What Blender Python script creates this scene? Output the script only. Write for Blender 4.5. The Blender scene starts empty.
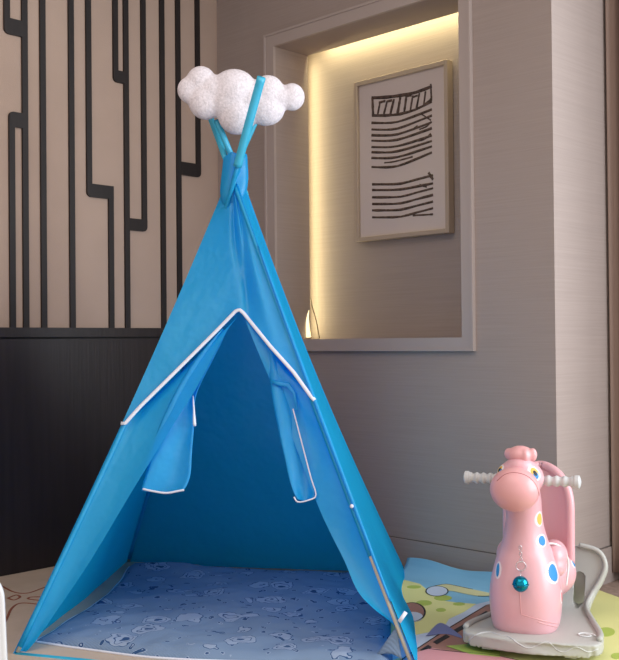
import bpy, bmesh, math, random
import numpy as np
from mathutils import Vector, Matrix, noise
from mathutils.bvhtree import BVHTree
random.seed(7)
S = bpy.context.scene
COL = S.collection

# ------------------------------------------------------------------ camera
FPX = 1000.0; W, H = 619, 660
YAW = math.radians(44.45); PIT = 0.012; ROL = 0.0093
CAM = Vector((-3.071, -3.609, 0.9))
Fh = Vector((math.cos(YAW), math.sin(YAW), 0)); R0 = Vector((math.sin(YAW), -math.cos(YAW), 0))
fw = (Fh*math.cos(PIT) + Vector((0, 0, math.sin(PIT)))).normalized()
u0 = R0.cross(fw)
rt = (R0*math.cos(ROL) - u0*math.sin(ROL)).normalized(); up = (u0*math.cos(ROL) + R0*math.sin(ROL)).normalized()
cd = bpy.data.cameras.new('camera'); co = bpy.data.objects.new('camera', cd); COL.objects.link(co)
cd.sensor_fit = 'HORIZONTAL'; cd.sensor_width = 36; cd.lens = 36*FPX/W; cd.clip_start = 0.05
m = Matrix((rt, up, -fw)).transposed().to_4x4(); m.translation = CAM; co.matrix_world = m
S.camera = co

# ------------------------------------------------------------------ light
wd = bpy.data.worlds.new('world'); S.world = wd; wd.use_nodes = True
wd.node_tree.nodes['Background'].inputs[0].default_value = (0.95, 0.92, 0.90, 1)
wd.node_tree.nodes['Background'].inputs[1].default_value = 0.92
def area(name, loc, direction, sx, sy, power, color, spread=None):
    l = bpy.data.lights.new(name, 'AREA'); l.shape = 'RECTANGLE'; l.size = sx; l.size_y = sy
    l.energy = power; l.color = color
    if spread: l.spread = spread
    o = bpy.data.objects.new(name, l); COL.objects.link(o); o.location = loc
    o.rotation_euler = Vector(direction).to_track_quat('-Z', 'Y').to_euler()
    return o
area('window_daylight', (0.15, -4.35, 1.45), (-0.72, 0.70, -0.06), 2.2, 2.2, 120, (0.86, 0.94, 1.0))
area('overhead_fill', (-2.4, -2.2, 2.72), (0, 0, -1), 2.2, 2.2, 30, (1.0, 0.88, 0.80))  # unseen warm fill, added overhead to lift the room
S.view_settings.view_transform = 'Standard'; S.view_settings.look = 'None'
S.view_settings.exposure = 0.08; S.view_settings.gamma = 1.0; S.view_settings.use_curve_mapping = False

# ------------------------------------------------------------------ survey helpers: turn a sighting into a point on a real surface
def ray(x, y): return fw + rt*((x-W/2)/FPX) - up*((y-H/2)/FPX)
def on_floor(x, y, z=0.0): r = ray(x, y); return CAM + r*((z-CAM.z)/r.z)
def on_x(x, y, X=0.0): r = ray(x, y); return CAM + r*((X-CAM.x)/r.x)
def on_y(x, y, Y=0.0): r = ray(x, y); return CAM + r*((Y-CAM.y)/r.y)
def at(x, y, d): return CAM + ray(x, y)*d
def on_plane(x, y, P, n): r = ray(x, y); return CAM + r*((P-CAM).dot(n)/r.dot(n))

# ------------------------------------------------------------------ materials
def mat(name, rgb, rough=0.6, metal=0.0, bump=None, var=None, spec=0.4, emit=None, coat=0, sss=0):
    """bump=(scale xyz, strength), var=(scale xyz, amount)"""
    M = bpy.data.materials.new(name); M.use_nodes = True; nt = M.node_tree; N = nt.nodes; L = nt.links
    b = N['Principled BSDF']; b.inputs['Base Color'].default_value = (*rgb, 1)
    b.inputs['Roughness'].default_value = rough; b.inputs['Metallic'].default_value = metal
    b.inputs['Specular IOR Level'].default_value = spec
    b.inputs['Coat Weight'].default_value = coat
    if sss:
        b.inputs['Subsurface Weight'].default_value = sss; b.inputs['Subsurface Radius'].default_value = (0.03, 0.015, 0.012)
        b.inputs['Subsurface Scale'].default_value = 0.5
    tc = N.new('ShaderNodeTexCoord')
    def nz(scale):
        mp = N.new('ShaderNodeMapping'); mp.inputs['Scale'].default_value = scale
        L.new(tc.outputs['Object'], mp.inputs['Vector'])
        t = N.new('ShaderNodeTexNoise'); t.inputs['Scale'].default_value = 1; t.inputs['Detail'].default_value = 4
        L.new(mp.outputs[0], t.inputs['Vector']); return t
    if var:
        t = nz(var[0]); cr = N.new('ShaderNodeValToRGB')
        a = var[1]
        cr.color_ramp.elements[0].position = 0.3; cr.color_ramp.elements[1].position = 0.7
        cr.color_ramp.elements[0].color = (*[c*(1-a) for c in rgb], 1); cr.color_ramp.elements[1].color = (*[min(1, c*(1+a)) for c in rgb], 1)
        L.new(t.outputs['Fac'], cr.inputs['Fac']); L.new(cr.outputs['Color'], b.inputs['Base Color'])
    if bump:
        t = nz(bump[0]); bp = N.new('ShaderNodeBump'); bp.inputs['Strength'].default_value = bump[1]; bp.inputs['Distance'].default_value = 0.002
        L.new(t.outputs['Fac'], bp.inputs['Height']); L.new(bp.outputs[0], b.inputs['Normal'])
    if emit:
        b.inputs['Emission Color'].default_value = (*emit[0], 1); b.inputs['Emission Strength'].default_value = emit[1]
    return M
def cloth(name, rgb, trans, tcol=None, gloss=0.06):
    M = bpy.data.materials.new(name); M.use_nodes = True; nt = M.node_tree; N = nt.nodes; L = nt.links
    N.remove(N['Principled BSDF']); out = N['Material Output']
    d = N.new('ShaderNodeBsdfDiffuse'); d.inputs[0].default_value = (*rgb, 1)
    t = N.new('ShaderNodeBsdfTranslucent'); t.inputs[0].default_value = (*(tcol or rgb), 1)
    g = N.new('ShaderNodeBsdfGlossy'); g.inputs['Roughness'].default_value = 0.42; g.inputs[0].default_value = (0.8, 0.95, 1, 1)
    m1 = N.new('ShaderNodeMixShader'); m1.inputs[0].default_value = trans
    m2 = N.new('ShaderNodeMixShader'); m2.inputs[0].default_value = gloss
    L.new(d.outputs[0], m1.inputs[1]); L.new(t.outputs[0], m1.inputs[2])
    L.new(m1.outputs[0], m2.inputs[1]); L.new(g.outputs[0], m2.inputs[2]); L.new(m2.outputs[0], out.inputs[0])
    tc = N.new('ShaderNodeTexCoord'); w = N.new('ShaderNodeTexNoise'); w.inputs['Scale'].default_value = 7; w.inputs['Detail'].default_value = 3
    L.new(tc.outputs['Object'], w.inputs['Vector'])
    bp = N.new('ShaderNodeBump'); bp.inputs['Strength'].default_value = 0.4; bp.inputs['Distance'].default_value = 0.03
    L.new(w.outputs['Fac'], bp.inputs['Height'])
    for s in (d, t, g): L.new(bp.outputs[0], s.inputs['Normal'])
    return M

M_wall = mat('grasscloth', (0.37, 0.30, 0.275), 0.8, bump=((12, 12, 330), 0.2), var=((3, 3, 190), 0.045), spec=0.2)
M_frame = mat('painted_moulding', (0.43, 0.355, 0.33), 0.6)
M_fabricwall = mat('beige_wall_fabric', (0.44, 0.325, 0.265), 0.85, bump=((260, 260, 260), 0.3), var=((5, 5, 5), 0.03), spec=0.15)
M_strip = mat('black_brown_inlay', (0.014, 0.009, 0.009), 0.55, var=((60, 60, 4), 0.2))
M_dark = mat('dark_stained_oak', (0.021, 0.0145, 0.0145), 0.42, bump=((90, 90, 3), 0.3), var=((40, 40, 2), 0.2))
M_ceil = mat('ceiling_paint', (0.6, 0.55, 0.5), 0.9)
M_carpet = mat('short_pile_carpet', (0.33, 0.245, 0.205), 0.95, bump=((300, 300, 300), 0.9), var=((40, 40, 40), 0.18), spec=0.1)
M_cline = mat('carpet_russet_line', (0.27, 0.095, 0.06), 0.95, spec=0.1)
M_curt = mat('brown_curtain', (0.30, 0.21, 0.175), 0.85, bump=((200, 200, 60), 0.4))
M_blue = cloth('sky_blue_tent_cloth', (0.012, 0.51, 0.82), 0.50, (0.0, 0.37, 1.0), gloss=0.04)
M_sleeve = cloth('pole_sleeve_cloth', (0.04, 0.50, 0.76), 0.15, gloss=0.08)
M_trim = mat('white_binding', (0.72, 0.74, 0.84), 0.7)
M_pole = mat('bare_pole', (0.50, 0.45, 0.36), 0.4)
M_white = mat('white_plastic', (0.78, 0.79, 0.80), 0.35, coat=0.2)
M_grip = mat('grey_white_plastic', (0.56, 0.56, 0.57), 0.35)
M_base = mat('pale_grey_plastic', (0.45, 0.445, 0.42), 0.38)
M_pink = mat('pink_plastic', (0.74, 0.41, 0.45), 0.33, coat=0.15, sss=0.15)
M_pink2 = mat('deeper_pink_plastic', (0.74, 0.37, 0.38), 0.35, coat=0.15)
M_crease = mat('pink_crease', (0.42, 0.16, 0.16), 0.6)
M_felt = mat('white_felt', (0.74, 0.69, 0.74), 0.95, bump=((170, 170, 170), 1.0), var=((120, 120, 120), 0.14), spec=0.1)
M_gold = mat('champagne_frame', (0.46, 0.37, 0.30), 0.45, metal=0.25)
M_paper = mat('art_paper', (0.62, 0.53, 0.50), 0.8, spec=0.1)
M_ink = mat('brown_black_ink', (0.085, 0.055, 0.045), 0.8, var=((60, 60, 60), 0.6))
M_grooveshade = mat('painted_groove_shade', (0.12, 0.10, 0.09), 0.9)
M_led = mat('led_tape', (1, 0.9, 0.6), 0.5, emit=((1, 0.86, 0.48), 1.3))
M_cable = mat('brown_cable', (0.10, 0.07, 0.03), 0.5)
M_bell = mat('teal_bell', (0.0, 0.22, 0.34), 0.15, metal=0.75)
M_chain = mat('silver_chain', (0.6, 0.6, 0.62), 0.25, metal=0.8)
def flat(n, c): return mat('print_'+n, c, 0.55, spec=0.35)
P = {n: flat(n, c) for n, c in dict(sky=(0.22, 0.46, 0.64), yellow=(0.68, 0.66, 0.28), green=(0.38, 0.47, 0.09), white=(0.50, 0.56, 0.68),
     brown=(0.30, 0.15, 0.12), black=(0.02, 0.018, 0.02), pink=(0.55, 0.25, 0.27), cream=(0.62, 0.58, 0.30), violet=(0.16, 0.18, 0.36),
     eyewhite=(0.82, 0.8, 0.8), spotblue=(0.03, 0.24, 0.55), spotyellow=(0.75, 0.45, 0.10), spotred=(0.6, 0.10, 0.12), leaf=(0.30, 0.40, 0.08)).items()}

def quilt_material():
    M = bpy.data.materials.new('printed_quilt_cotton'); M.use_nodes = True; nt = M.node_tree; N = nt.nodes; L = nt.links
    b = N['Principled BSDF']; b.inputs['Roughness'].default_value = 0.9; b.inputs['Specular IOR Level'].default_value = 0.1
    tc = N.new('ShaderNodeTexCoord')
    wn = N.new('ShaderNodeTexNoise'); wn.inputs['Scale'].default_value = 14; wn.inputs['Detail'].default_value = 2
    L.new(tc.outputs['Object'], wn.inputs['Vector'])
    mx = N.new('ShaderNodeMix'); mx.data_type = 'VECTOR'; mx.inputs[0].default_value = 0.09
    L.new(tc.outputs['Object'], mx.inputs[4]); L.new(wn.outputs['Color'], mx.inputs[5])
    def vor(s, feat='F1'):
        v = N.new('ShaderNodeTexVoronoi'); v.inputs['Scale'].default_value = s; v.feature = feat; L.new(mx.outputs[1], v.inputs['Vector']); return v
    def ramp(src, stops):
        r = N.new('ShaderNodeValToRGB'); r.color_ramp.interpolation = 'CONSTANT'
        el = r.color_ramp.elements; el[0].position = stops[0][0]; el[0].color = (*[stops[0][1]]*3, 1); el[1].position = stops[1][0]; el[1].color = (*[stops[1][1]]*3, 1)
        for p, c in stops[2:]:
            e = el.new(p); e.color = (*[c]*3, 1)
        L.new(src, r.inputs[0]); return r
    BASE, DK, PL = (0.19, 0.27, 0.40), (0.035, 0.085, 0.20), (0.30, 0.37, 0.50)  # blue tint and dimness of light through the tent put into these colours
    def cramp(src, stops):
        r = N.new('ShaderNodeValToRGB'); r.color_ramp.interpolation = 'CONSTANT'; el = r.color_ramp.elements
        el[0].position = stops[0][0]; el[0].color = (*stops[0][1], 1); el[1].position = stops[1][0]; el[1].color = (*stops[1][1], 1)
        for p, c in stops[2:]: e = el.new(p); e.color = (*c, 1)
        L.new(src, r.inputs[0]); return r
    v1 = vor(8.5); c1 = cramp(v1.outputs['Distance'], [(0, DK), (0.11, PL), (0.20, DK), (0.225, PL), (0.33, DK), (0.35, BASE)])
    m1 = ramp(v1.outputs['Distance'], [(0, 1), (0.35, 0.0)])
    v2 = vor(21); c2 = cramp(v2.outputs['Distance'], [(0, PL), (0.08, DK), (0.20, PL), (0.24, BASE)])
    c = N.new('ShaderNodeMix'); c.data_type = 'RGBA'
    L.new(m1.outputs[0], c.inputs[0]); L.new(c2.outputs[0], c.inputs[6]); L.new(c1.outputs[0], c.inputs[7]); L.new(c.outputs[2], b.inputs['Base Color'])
    wv = N.new('ShaderNodeTexWave'); wv.inputs['Scale'].default_value = 55; wv.inputs['Distortion'].default_value = 0.6; L.new(tc.outputs['Object'], wv.inputs['Vector'])
    bp = N.new('ShaderNodeBump'); bp.inputs['Strength'].default_value = 0.35; bp.inputs['Distance'].default_value = 0.003
    L.new(wv.outputs['Fac'], bp.inputs['Height']); L.new(bp.outputs[0], b.inputs['Normal'])
    return M
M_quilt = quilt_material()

# ------------------------------------------------------------------ object helpers
def link(name, bm_or_me, material, parent=None, smooth=True, mw=None):
    if isinstance(bm_or_me, bmesh.types.BMesh):
        me = bpy.data.meshes.new(name); bm_or_me.to_mesh(me); bm_or_me.free()
    else: me = bm_or_me
    for p in me.polygons: p.use_smooth = smooth
    me.materials.clear(); me.materials.append(material)
    o = bpy.data.objects.new(name, me); COL.objects.link(o)
    if parent: o.parent = parent
    return o
def tag(o, label=None, cat=None, group=None, kind=None):
    if label: o['label'] = label
    if cat: o['category'] = cat
    if group: o['group'] = group
    if kind: o['kind'] = kind
    return o
def struct(name, bm, material, label=None, cat=None, smooth=False):
    o = link(name, bm, material, smooth=smooth); o['kind'] = 'structure'
    if label: o['label'] = label
    if cat: o['category'] = cat
    return o
def thing(name, label, cat, loc=(0, 0, 0), rz=0, group=None):
    o = bpy.data.objects.new(name, None); COL.objects.link(o); o.location = loc; o.rotation_euler = (0, 0, rz); o.empty_display_size = 0.05
    return tag(o, label, cat, group)
def box(bm, a, b):
    x0, x1 = sorted((a[0], b[0])); y0, y1 = sorted((a[1], b[1])); z0, z1 = sorted((a[2], b[2]))
    vs = [bm.verts.new(p) for p in ((x0,y0,z0),(x1,y0,z0),(x1,y1,z0),(x0,y1,z0),(x0,y0,z1),(x1,y0,z1),(x1,y1,z1),(x0,y1,z1))]
    for f in ((3,2,1,0),(4,5,6,7),(0,1,5,4),(1,2,6,5),(2,3,7,6),(3,0,4,7)): bm.faces.new([vs[i] for i in f])
    return bm
def prism(pts, axis, d0, d1):
    """polygon pts (2D) extruded along an axis; 'y': pts=(x,z); 'z': pts=(x,y)"""
    bm = bmesh.new()
    def mk(p, d): return {'y': (p[0], d, p[1]), 'z': (p[0], p[1], d), 'x': (d, p[0], p[1])}[axis]
    a = [bm.verts.new(mk(p, d0)) for p in pts]; b = [bm.verts.new(mk(p, d1)) for p in pts]
    bm.faces.new(a); bm.faces.new(list(reversed(b)))
    n = len(pts)
    for i in range(n): bm.faces.new((a[i], b[i], b[(i+1) % n], a[(i+1) % n]))
    bmesh.ops.recalc_face_normals(bm, faces=bm.faces); return bm
def tube(bm, pts, r, seg=10, cap=True, flat=None):
    """tube along pts; r number or list; flat=(normal vector, ratio) squashes it along that vector"""
    pts = [Vector(p) for p in pts]; n = len(pts); rr = r if isinstance(r, (list, tuple)) else [r]*n
    prev = None; rings = []
    for i, p in enumerate(pts):
        t = (pts[min(i+1, n-1)] - pts[max(i-1, 0)]).normalized()
        if prev is None:
            a = Vector((0, 0, 1)) if abs(t.z) < 0.9 else Vector((1, 0, 0)); u = t.cross(a).normalized()
        else: u = (prev - t*prev.dot(t)).normalized()
        prev = u; v = t.cross(u)
        ring = []
        for k in range(seg):
            o = (u*math.cos(2*math.pi*k/seg) + v*math.sin(2*math.pi*k/seg))*rr[i]
            if flat: nn = flat[0].normalized(); o = o - nn*o.dot(nn)*(1-flat[1])
            ring.append(bm.verts.new(p+o))
        rings.append(ring)
    for a, b in zip(rings, rings[1:]):
        for k in range(seg): bm.faces.new((a[k], a[(k+1) % seg], b[(k+1) % seg], b[k]))
    if cap: bm.faces.new(list(reversed(rings[0]))); bm.faces.new(rings[-1])
    return bm
def loft(bm, rings):
    vs = [[bm.verts.new(p) for p in r] for r in rings]; n = len(vs[0])
    for a, b in zip(vs, vs[1:]):
        for k in range(n): bm.faces.new((a[k], a[(k+1) % n], b[(k+1) % n], b[k]))
    bm.faces.new(list(reversed(vs[0]))); bm.faces.new(vs[-1]); return bm
def grid(rows, closed=False):
    bm = bmesh.new(); vs = [[bm.verts.new(p) for p in r] for r in rows]
    for a, b in zip(vs, vs[1:]):
        for k in range(len(a)-1):
            q = (a[k], a[k+1], b[k+1], b[k])
            if (a[k].co-b[k].co).length < 1e-7: q = (a[k], a[k+1], b[k+1])
            bm.faces.new(q)
    bmesh.ops.remove_doubles(bm, verts=bm.verts, dist=1e-5)
    return bm
def ball(bm, c, r, rot=None, u=24, v=16):
    if not isinstance(r, (tuple, list)): r = (r, r, r)
    M4 = Matrix.Translation(c) @ (rot.to_4x4() if rot else Matrix()) @ Matrix.Diagonal((*r, 1))
    bmesh.ops.create_uvsphere(bm, u_segments=u, v_segments=v, radius=1, matrix=M4); return bm
def bake(bm, mods):
    """apply a list of (type, {props}) modifiers and give back a mesh"""
    me = bpy.data.meshes.new('tmp'); bm.to_mesh(me); bm.free()
    o = bpy.data.objects.new('tmp', me); COL.objects.link(o)
    for t, props in mods:
        md = o.modifiers.new('m', t)
        for k, v in props.items(): setattr(md, k, v)
    dg = bpy.context.evaluated_depsgraph_get(); dg.update()
    out = bpy.data.meshes.new_from_object(o.evaluated_get(dg))
    bpy.data.objects.remove(o); return out
def blob(bm, voxel=0.005, it=8, extra=()):
    return bake(bm, [('REMESH', dict(mode='VOXEL', voxel_size=voxel)), ('SMOOTH', dict(factor=0.6, iterations=it)), *extra])
def solid(bm, th, sub=0, offset=0):
    mods = [('SOLIDIFY', dict(thickness=th, offset=offset))]
    if sub: mods.append(('SUBSURF', dict(levels=sub, render_levels=sub)))
    return bake(bm, mods)
def catmull(pts, n):
    pts = [Vector(p) for p in pts]; out = []
    m_ = len(pts)-1
    for i in range(n):
        s = i/(n-1)*m_; k = min(int(s), m_-1); t = s-k
        p0 = pts[max(k-1, 0)]; p1 = pts[k]; p2 = pts[k+1]; p3 = pts[min(k+2, m_)]
        out.append(0.5*((2*p1) + (p2-p0)*t + (2*p0-5*p1+4*p2-p3)*t*t + (3*p1-p0-3*p2+p3)*t**3))
    return out
def printed(name, pts, material, parent, z, th=0.0008, smooth_n=0):
    """flat printed patch lying on the mat, pts are sightings on the floor"""
    Q = [on_floor(x, y, z) for x, y in pts]
    if smooth_n:
        Q = catmull(Q+[Q[0]], smooth_n)[:-1]
    bm = prism([(q.x, q.y) for q in Q], 'z', z, z+th)
    return link(name, bm, material, parent, smooth=False)
def ell(cx, cy, rx, ry, n=24, rot=0):
    return [(cx+rx*math.cos(a)*math.cos(rot)-ry*math.sin(a)*math.sin(rot), cy+rx*math.cos(a)*math.sin(rot)+ry*math.sin(a)*math.cos(rot)) for a in [2*math.pi*k/n for k in range(n)]]
def fline(name, pts, material, parent, z, r=0.003, n=0, closed=False):
    Q = [on_floor(x, y, z) for x, y in pts]
    if closed: Q.append(Q[0])
    if n: Q = catmull(Q, n)
    return link(name, tube(bmesh.new(), Q, r, 6, flat=(Vector((0, 0, 1)), 0.25)), material, parent)

# ================================================================== SETTING
CE = 2.8; YR = -1.79; XW = 0.46
struct('floor', box(bmesh.new(), (-4.6, -5.2, -0.05), (XW+0.1, 0.1, 0)), M_carpet)
struct('ceiling', box(bmesh.new(), (-4.6, -5.2, CE), (XW+0.1, 0.1, CE+0.05)), M_ceil)
struct('wall_left', box(bmesh.new(), (-4.6, 0, 0), (0.35, 0.1, CE)), M_fabricwall)
# wall with the lit niche
NY0, NY1, NZ0, NZ1 = -0.40, -1.405, 0.912, 2.216
GAPX0, GAPX1 = 0.205, 0.275
bm = bmesh.new()
def wb(a, b): box(bm, a, b)
wb((0, 0, 0), (0.30, YR, NZ0)); wb((0, 0, NZ1+0.07), (0.30, YR, CE))
wb((0, NY1, NZ0), (0.30, YR, NZ1+0.07)); wb((0, 0, NZ0), (GAPX0, NY0, NZ1+0.07)); wb((GAPX0, 0, NZ0), (0.30, NY0+0.07, NZ1+0.07))
wb((0, NY0, NZ1), (GAPX0, NY1, NZ1+0.07)); wb((GAPX1, NY0+0.07, NZ0), (0.30, NY1, NZ1+0.07))
wb((0.30, YR+0.1, 0), (XW+0.1, YR, CE))
struct('wall_right', bm, M_wall)
# window wall beyond the curtain
bm = bmesh.new()
wb((XW, YR, 0), (XW+0.1, -2.55, CE)); wb((XW, -2.55, 0), (XW+0.1, -4.95, 0.3)); wb((XW, -2.55, 2.6), (XW+0.1, -4.95, CE)); wb((XW, -4.95, 0), (XW+0.1, -5.2, CE))
struct('wall_window', bm, M_wall)
bm = bmesh.new()
for y in (-2.55, -3.75, -4.91): wb((XW+0.02, y, 0.3), (XW+0.08, y-0.04, 2.6))
for z in (0.3, 2.56): wb((XW+0.02, -2.55, z), (XW+0.08, -4.95, z+0.04))
struct('window_1', bm, M_white)
# baseboards share the wall's cloth, parted by a groove, its shade painted as a dark strip
def bb(name, a, b, g0, g1):
    o = struct(name, box(bmesh.new(), a, b), M_wall); o2 = link('groove_shade', box(bmesh.new(), g0, g1), M_grooveshade, o, smooth=False); return o
bb('baseboard_right', (-0.008, 0, 0), (0, YR-0.008, 0.122), (-0.003, 0, 0.122), (0, YR-0.003, 0.1255))
bb('baseboard_recess', (0, YR-0.008, 0), (XW, YR, 0.130), (0, YR-0.003, 0.130), (XW, YR, 0.1335))
# niche surround
fx = -0.014
bm = bmesh.new()
O0, O1, Oz0, Oz1 = -0.340, -1.458, 0.861, 2.276
wb((fx, O0, Oz0), (0.0, NY0, Oz1)); wb((fx, NY1, Oz0), (0.0, O1, Oz1)); wb((fx, NY0, NZ1), (0.0, NY1, Oz1)); wb((fx, NY0, Oz0), (0.0, NY1, NZ0))
o = struct('trim_1', bm, M_frame)
bm = bmesh.new()
wb((-0.019, O0, Oz0+0.010), (-0.014, O0-0.010, Oz1-0.010)); wb((-0.019, O1+0.010, Oz0+0.010), (-0.014, O1, Oz1-0.010)); wb((-0.019, O0, Oz1-0.010), (-0.014, O1, Oz1)); wb((-0.019, O0, Oz0), (-0.014, O1, Oz0+0.010))
link('outer_bead', bm, M_frame, o, smooth=False)
# dark headboard panel and rail
struct('trim_2', box(bmesh.new(), (-4.6, -0.03, 0), (-0.0, 0, 0.922)), M_dark)
struct('trim_3', box(bmesh.new(), (-4.6, -0.036, 0.930), (-0.0, 0, 0.968)), M_dark)
struct('trim_4', box(bmesh.new(), (-4.6, -0.012, 0.922), (-0.0, 0, 0.930)), M_strip)
# inlaid strips (world x of centre lines on the wall, heights of the turns)
sw = 0.0125; Z0 = 0.968; tn = 5
def X(px_, py_): return on_y(px_, py_, 0).x
def Zh(px_, py_): return on_y(px_, py_, 0).z
def strip(boxes):
    """vertical legs are plain boxes; turning blocks carry the rounded outer corner ('BL' or 'TL' or 'BR')"""
    global tn
    bm = bmesh.new()
    for bx_ in boxes:
        xa, za, xb, zb = bx_[:4]
        if len(bx_) == 4: box(bm, (xa, -0.010, za), (xb, 0, zb)); continue
        rr = 0.02; c = bx_[4]; pts = []
        for nm, x, z, a0 in (('BL', xa, za, 180), ('BR', xb, za, 270), ('TR', xb, zb, 0), ('TL', xa, zb, 90)):
            if nm == c:
                cx_ = x+rr*(1 if nm[1] == 'L' else -1); cz_ = z+rr*(1 if nm[0] == 'B' else -1)
                pts += [(cx_+rr*math.cos(math.radians(a0+90*k/6)), cz_+rr*math.sin(math.radians(a0+90*k/6))) for k in range(7)]
            else: pts.append((x, z))
        q = prism(pts, 'y', -0.0107, -0.0002); tmp = bpy.data.meshes.new('t'); q.to_mesh(tmp); q.free(); bm.from_mesh(tmp); bpy.data.meshes.remove(tmp)
    struct('trim_%d' % tn, bm, M_strip); tn += 1
def V(x, za, zb): return (x-sw, za, x+sw, zb)
def hook(xs_top, xs_full, za, zb, down=False):
    """short leg at xs_top joined to the full strip at xs_full by a block between za and zb"""
    lo, hi = min(xs_top, xs_full)-sw, max(xs_top, xs_full)+sw
    left = xs_top < xs_full
    if left: hi = xs_full-sw+0.001
    else: lo = xs_full+sw-0.001
    return [V(xs_top, zb-0.001, CE) if not down else V(xs_top, Z0, za+0.001), (lo, za, hi, zb, ('T' if down else 'B')+('L' if left else 'R'))]
xA, xB, xA2, xC, xD = X(6, 10), X(24.5, 160), X(11.5, 220), X(42.5, 160), X(71, 160)
strip([V(xB, Z0, CE)] + hook(xA, xB, Zh(15, 36), Zh(15, 20)) + hook(xA2, xB, Zh(18, 128), Zh(18, 113), True))
strip([V(xC, Z0, CE)]); strip([V(xD, Z0, CE)])
xE, xF = X(88, 100), X(110.5, 260)
strip([V(xE, Zh(98, 185), CE), (xE-sw, Zh(98, 198), xF+sw, Zh(98, 185)+0.001, 'BL'), V(xF, Z0, Zh(98, 198))])
xG, xH, xI = X(114.5, 30), X(126, 180), X(143, 120)
strip([V(xH, Z0, CE)] + hook(xG, xH, Zh(118, 83), Zh(118, 71)) + hook(xI, xH, Zh(136, 231), Zh(136, 219)))
strip([V(X(162, 160), Z0, CE)])
xK, xL = X(178, 160), X(197, 90)
strip([V(xK, Z0, CE)] + hook(xL, xK, Zh(188, 176), Zh(188, 163)))
# carpet pattern at the left: pale scroll lines
bmat = thing('floor_mat', 'beige floor mat with russet scroll lines left of the blue tent', 'mat', (-1.8, -0.6, 0))
M_beige = mat('beige_mat', (0.50, 0.40, 0.32), 0.8, bump=((150, 150, 150), 0.4), var=((9, 9, 9), 0.06), spec=0.2)
bm = prism([(-2.9, -0.037), (-0.5, -0.037), (-0.5, -1.05), (-1.0, -1.05), (-1.0, -2.2), (-2.9, -2.2)], 'z', 0.0002, 0.005)
for v in bm.verts: v.co -= bmat.location
link('mat_sheet', bm, M_beige, bmat, smooth=False)
def cl(pts, n=24, closed=False):
    o = fline('pattern_line', pts, M_cline, bmat, 0.0054, 0.0045, n, closed)
    for v in o.data.vertices: v.co -= bmat.location
cl([(2, 586), (14, 592), (28, 593), (46, 587), (66, 583)]); cl([(8, 598), (16, 595), (20, 597), (14, 600), (8, 598)], closed=False)
cl([(60, 598), (46, 597), (32, 597), (28, 598.5), (36, 600), (60, 601)]); cl([(-6, 640), (6, 620), (12, 608), (22, 603), (44, 605)]); cl([(-20, 578), (2, 586)], 6)

# niche lighting, hidden behind the jamb and the soffit
def led(name, label, a, b, body_a, body_b, direction, power, ln):
    t = thing(name, label, 'light strip', a)
    bm = box(bmesh.new(), Vector(body_a)-Vector(a), Vector(body_b)-Vector(a)); link('strip_body', bm, M_led, t, smooth=False)
zc = (NZ0+NZ1)/2
led('led_strip', 'glowing warm strip along the left rear edge of the niche', (0.228, NY0+0.062, NZ0), 0, (0.222, NY0+0.062, NZ0+0.01), (0.234, NY0+0.067, NZ1+0.05), 0, 0, 0)
led('led_strip', 'glowing warm strip along the top rear edge of the niche', (0.228, (NY0+NY1)/2, NZ1+0.06), 0, (0.222, NY0+0.04, NZ1+0.062), (0.234, NY1+0.01, NZ1+0.067), 0, 0, 0)
LW = (1.0, 0.92, 0.50)
l1 = area('niche_light_left', (0.216, NY0+0.055, zc), (0.35, -1, 0), 0.018, 1.28, 1.9, LW)
l1.rotation_euler = Matrix((Vector((1, 0, 0)), Vector((0, 0, 1)), Vector((0, 1, 0)))).transposed().to_euler() if False else l1.rotation_euler
l2 = area('niche_light_top', (0.216, (NY0+NY1)/2-0.02, NZ1+0.055), (0.35, 0, -1), 0.94, 0.018, 2.3, LW)
t = thing('power_cable', 'thin dark cable hanging in the lower left corner of the niche', 'cable', on_x(311, 303, 0.20))
pts = catmull([on_x(310.5, 298, 0.235), on_x(312, 306, 0.20), on_x(316, 320, 0.19), on_x(319.5, 338.4, 0.185)], 14)
o = link('cable_run', tube(bmesh.new(), [p-t.location for p in pts], 0.0022, 8), M_cable, t)
t = thing('jamb_glow', 'added glowing sliver for light spilling on the jamb bottom left in the niche', 'light strip', on_x(309, 336, 0.185))  # added glow sliver where strip light spills onto the jamb
pts = catmull([on_x(309, 309, 0.20), on_x(307.5, 320, 0.185), on_x(308.5, 337, 0.175)], 10)
link('glow_sliver', tube(bmesh.new(), [p-t.location for p in pts], [0.001+0.0012*k for k in range(10)], 8), M_led, t)

# ================================================================== CURTAIN
bm = bmesh.new(); rows = []
for z in np.linspace(0.035, CE-0.02, 20):
    r = []
    for i in range(120):
        y = YR-0.012-0.70*i/119
        r.append(Vector((0.388 + 0.024*math.sin(i*0.52-1.5+0.25*math.sin(z)) + 0.008*math.sin(i*1.3), y, z)))
    rows.append(r)
o = link('curtain', solid(grid(rows), 0.004), M_curt); tag(o, 'brown full-length curtain gathered in folds at the right edge', 'curtain')

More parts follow.
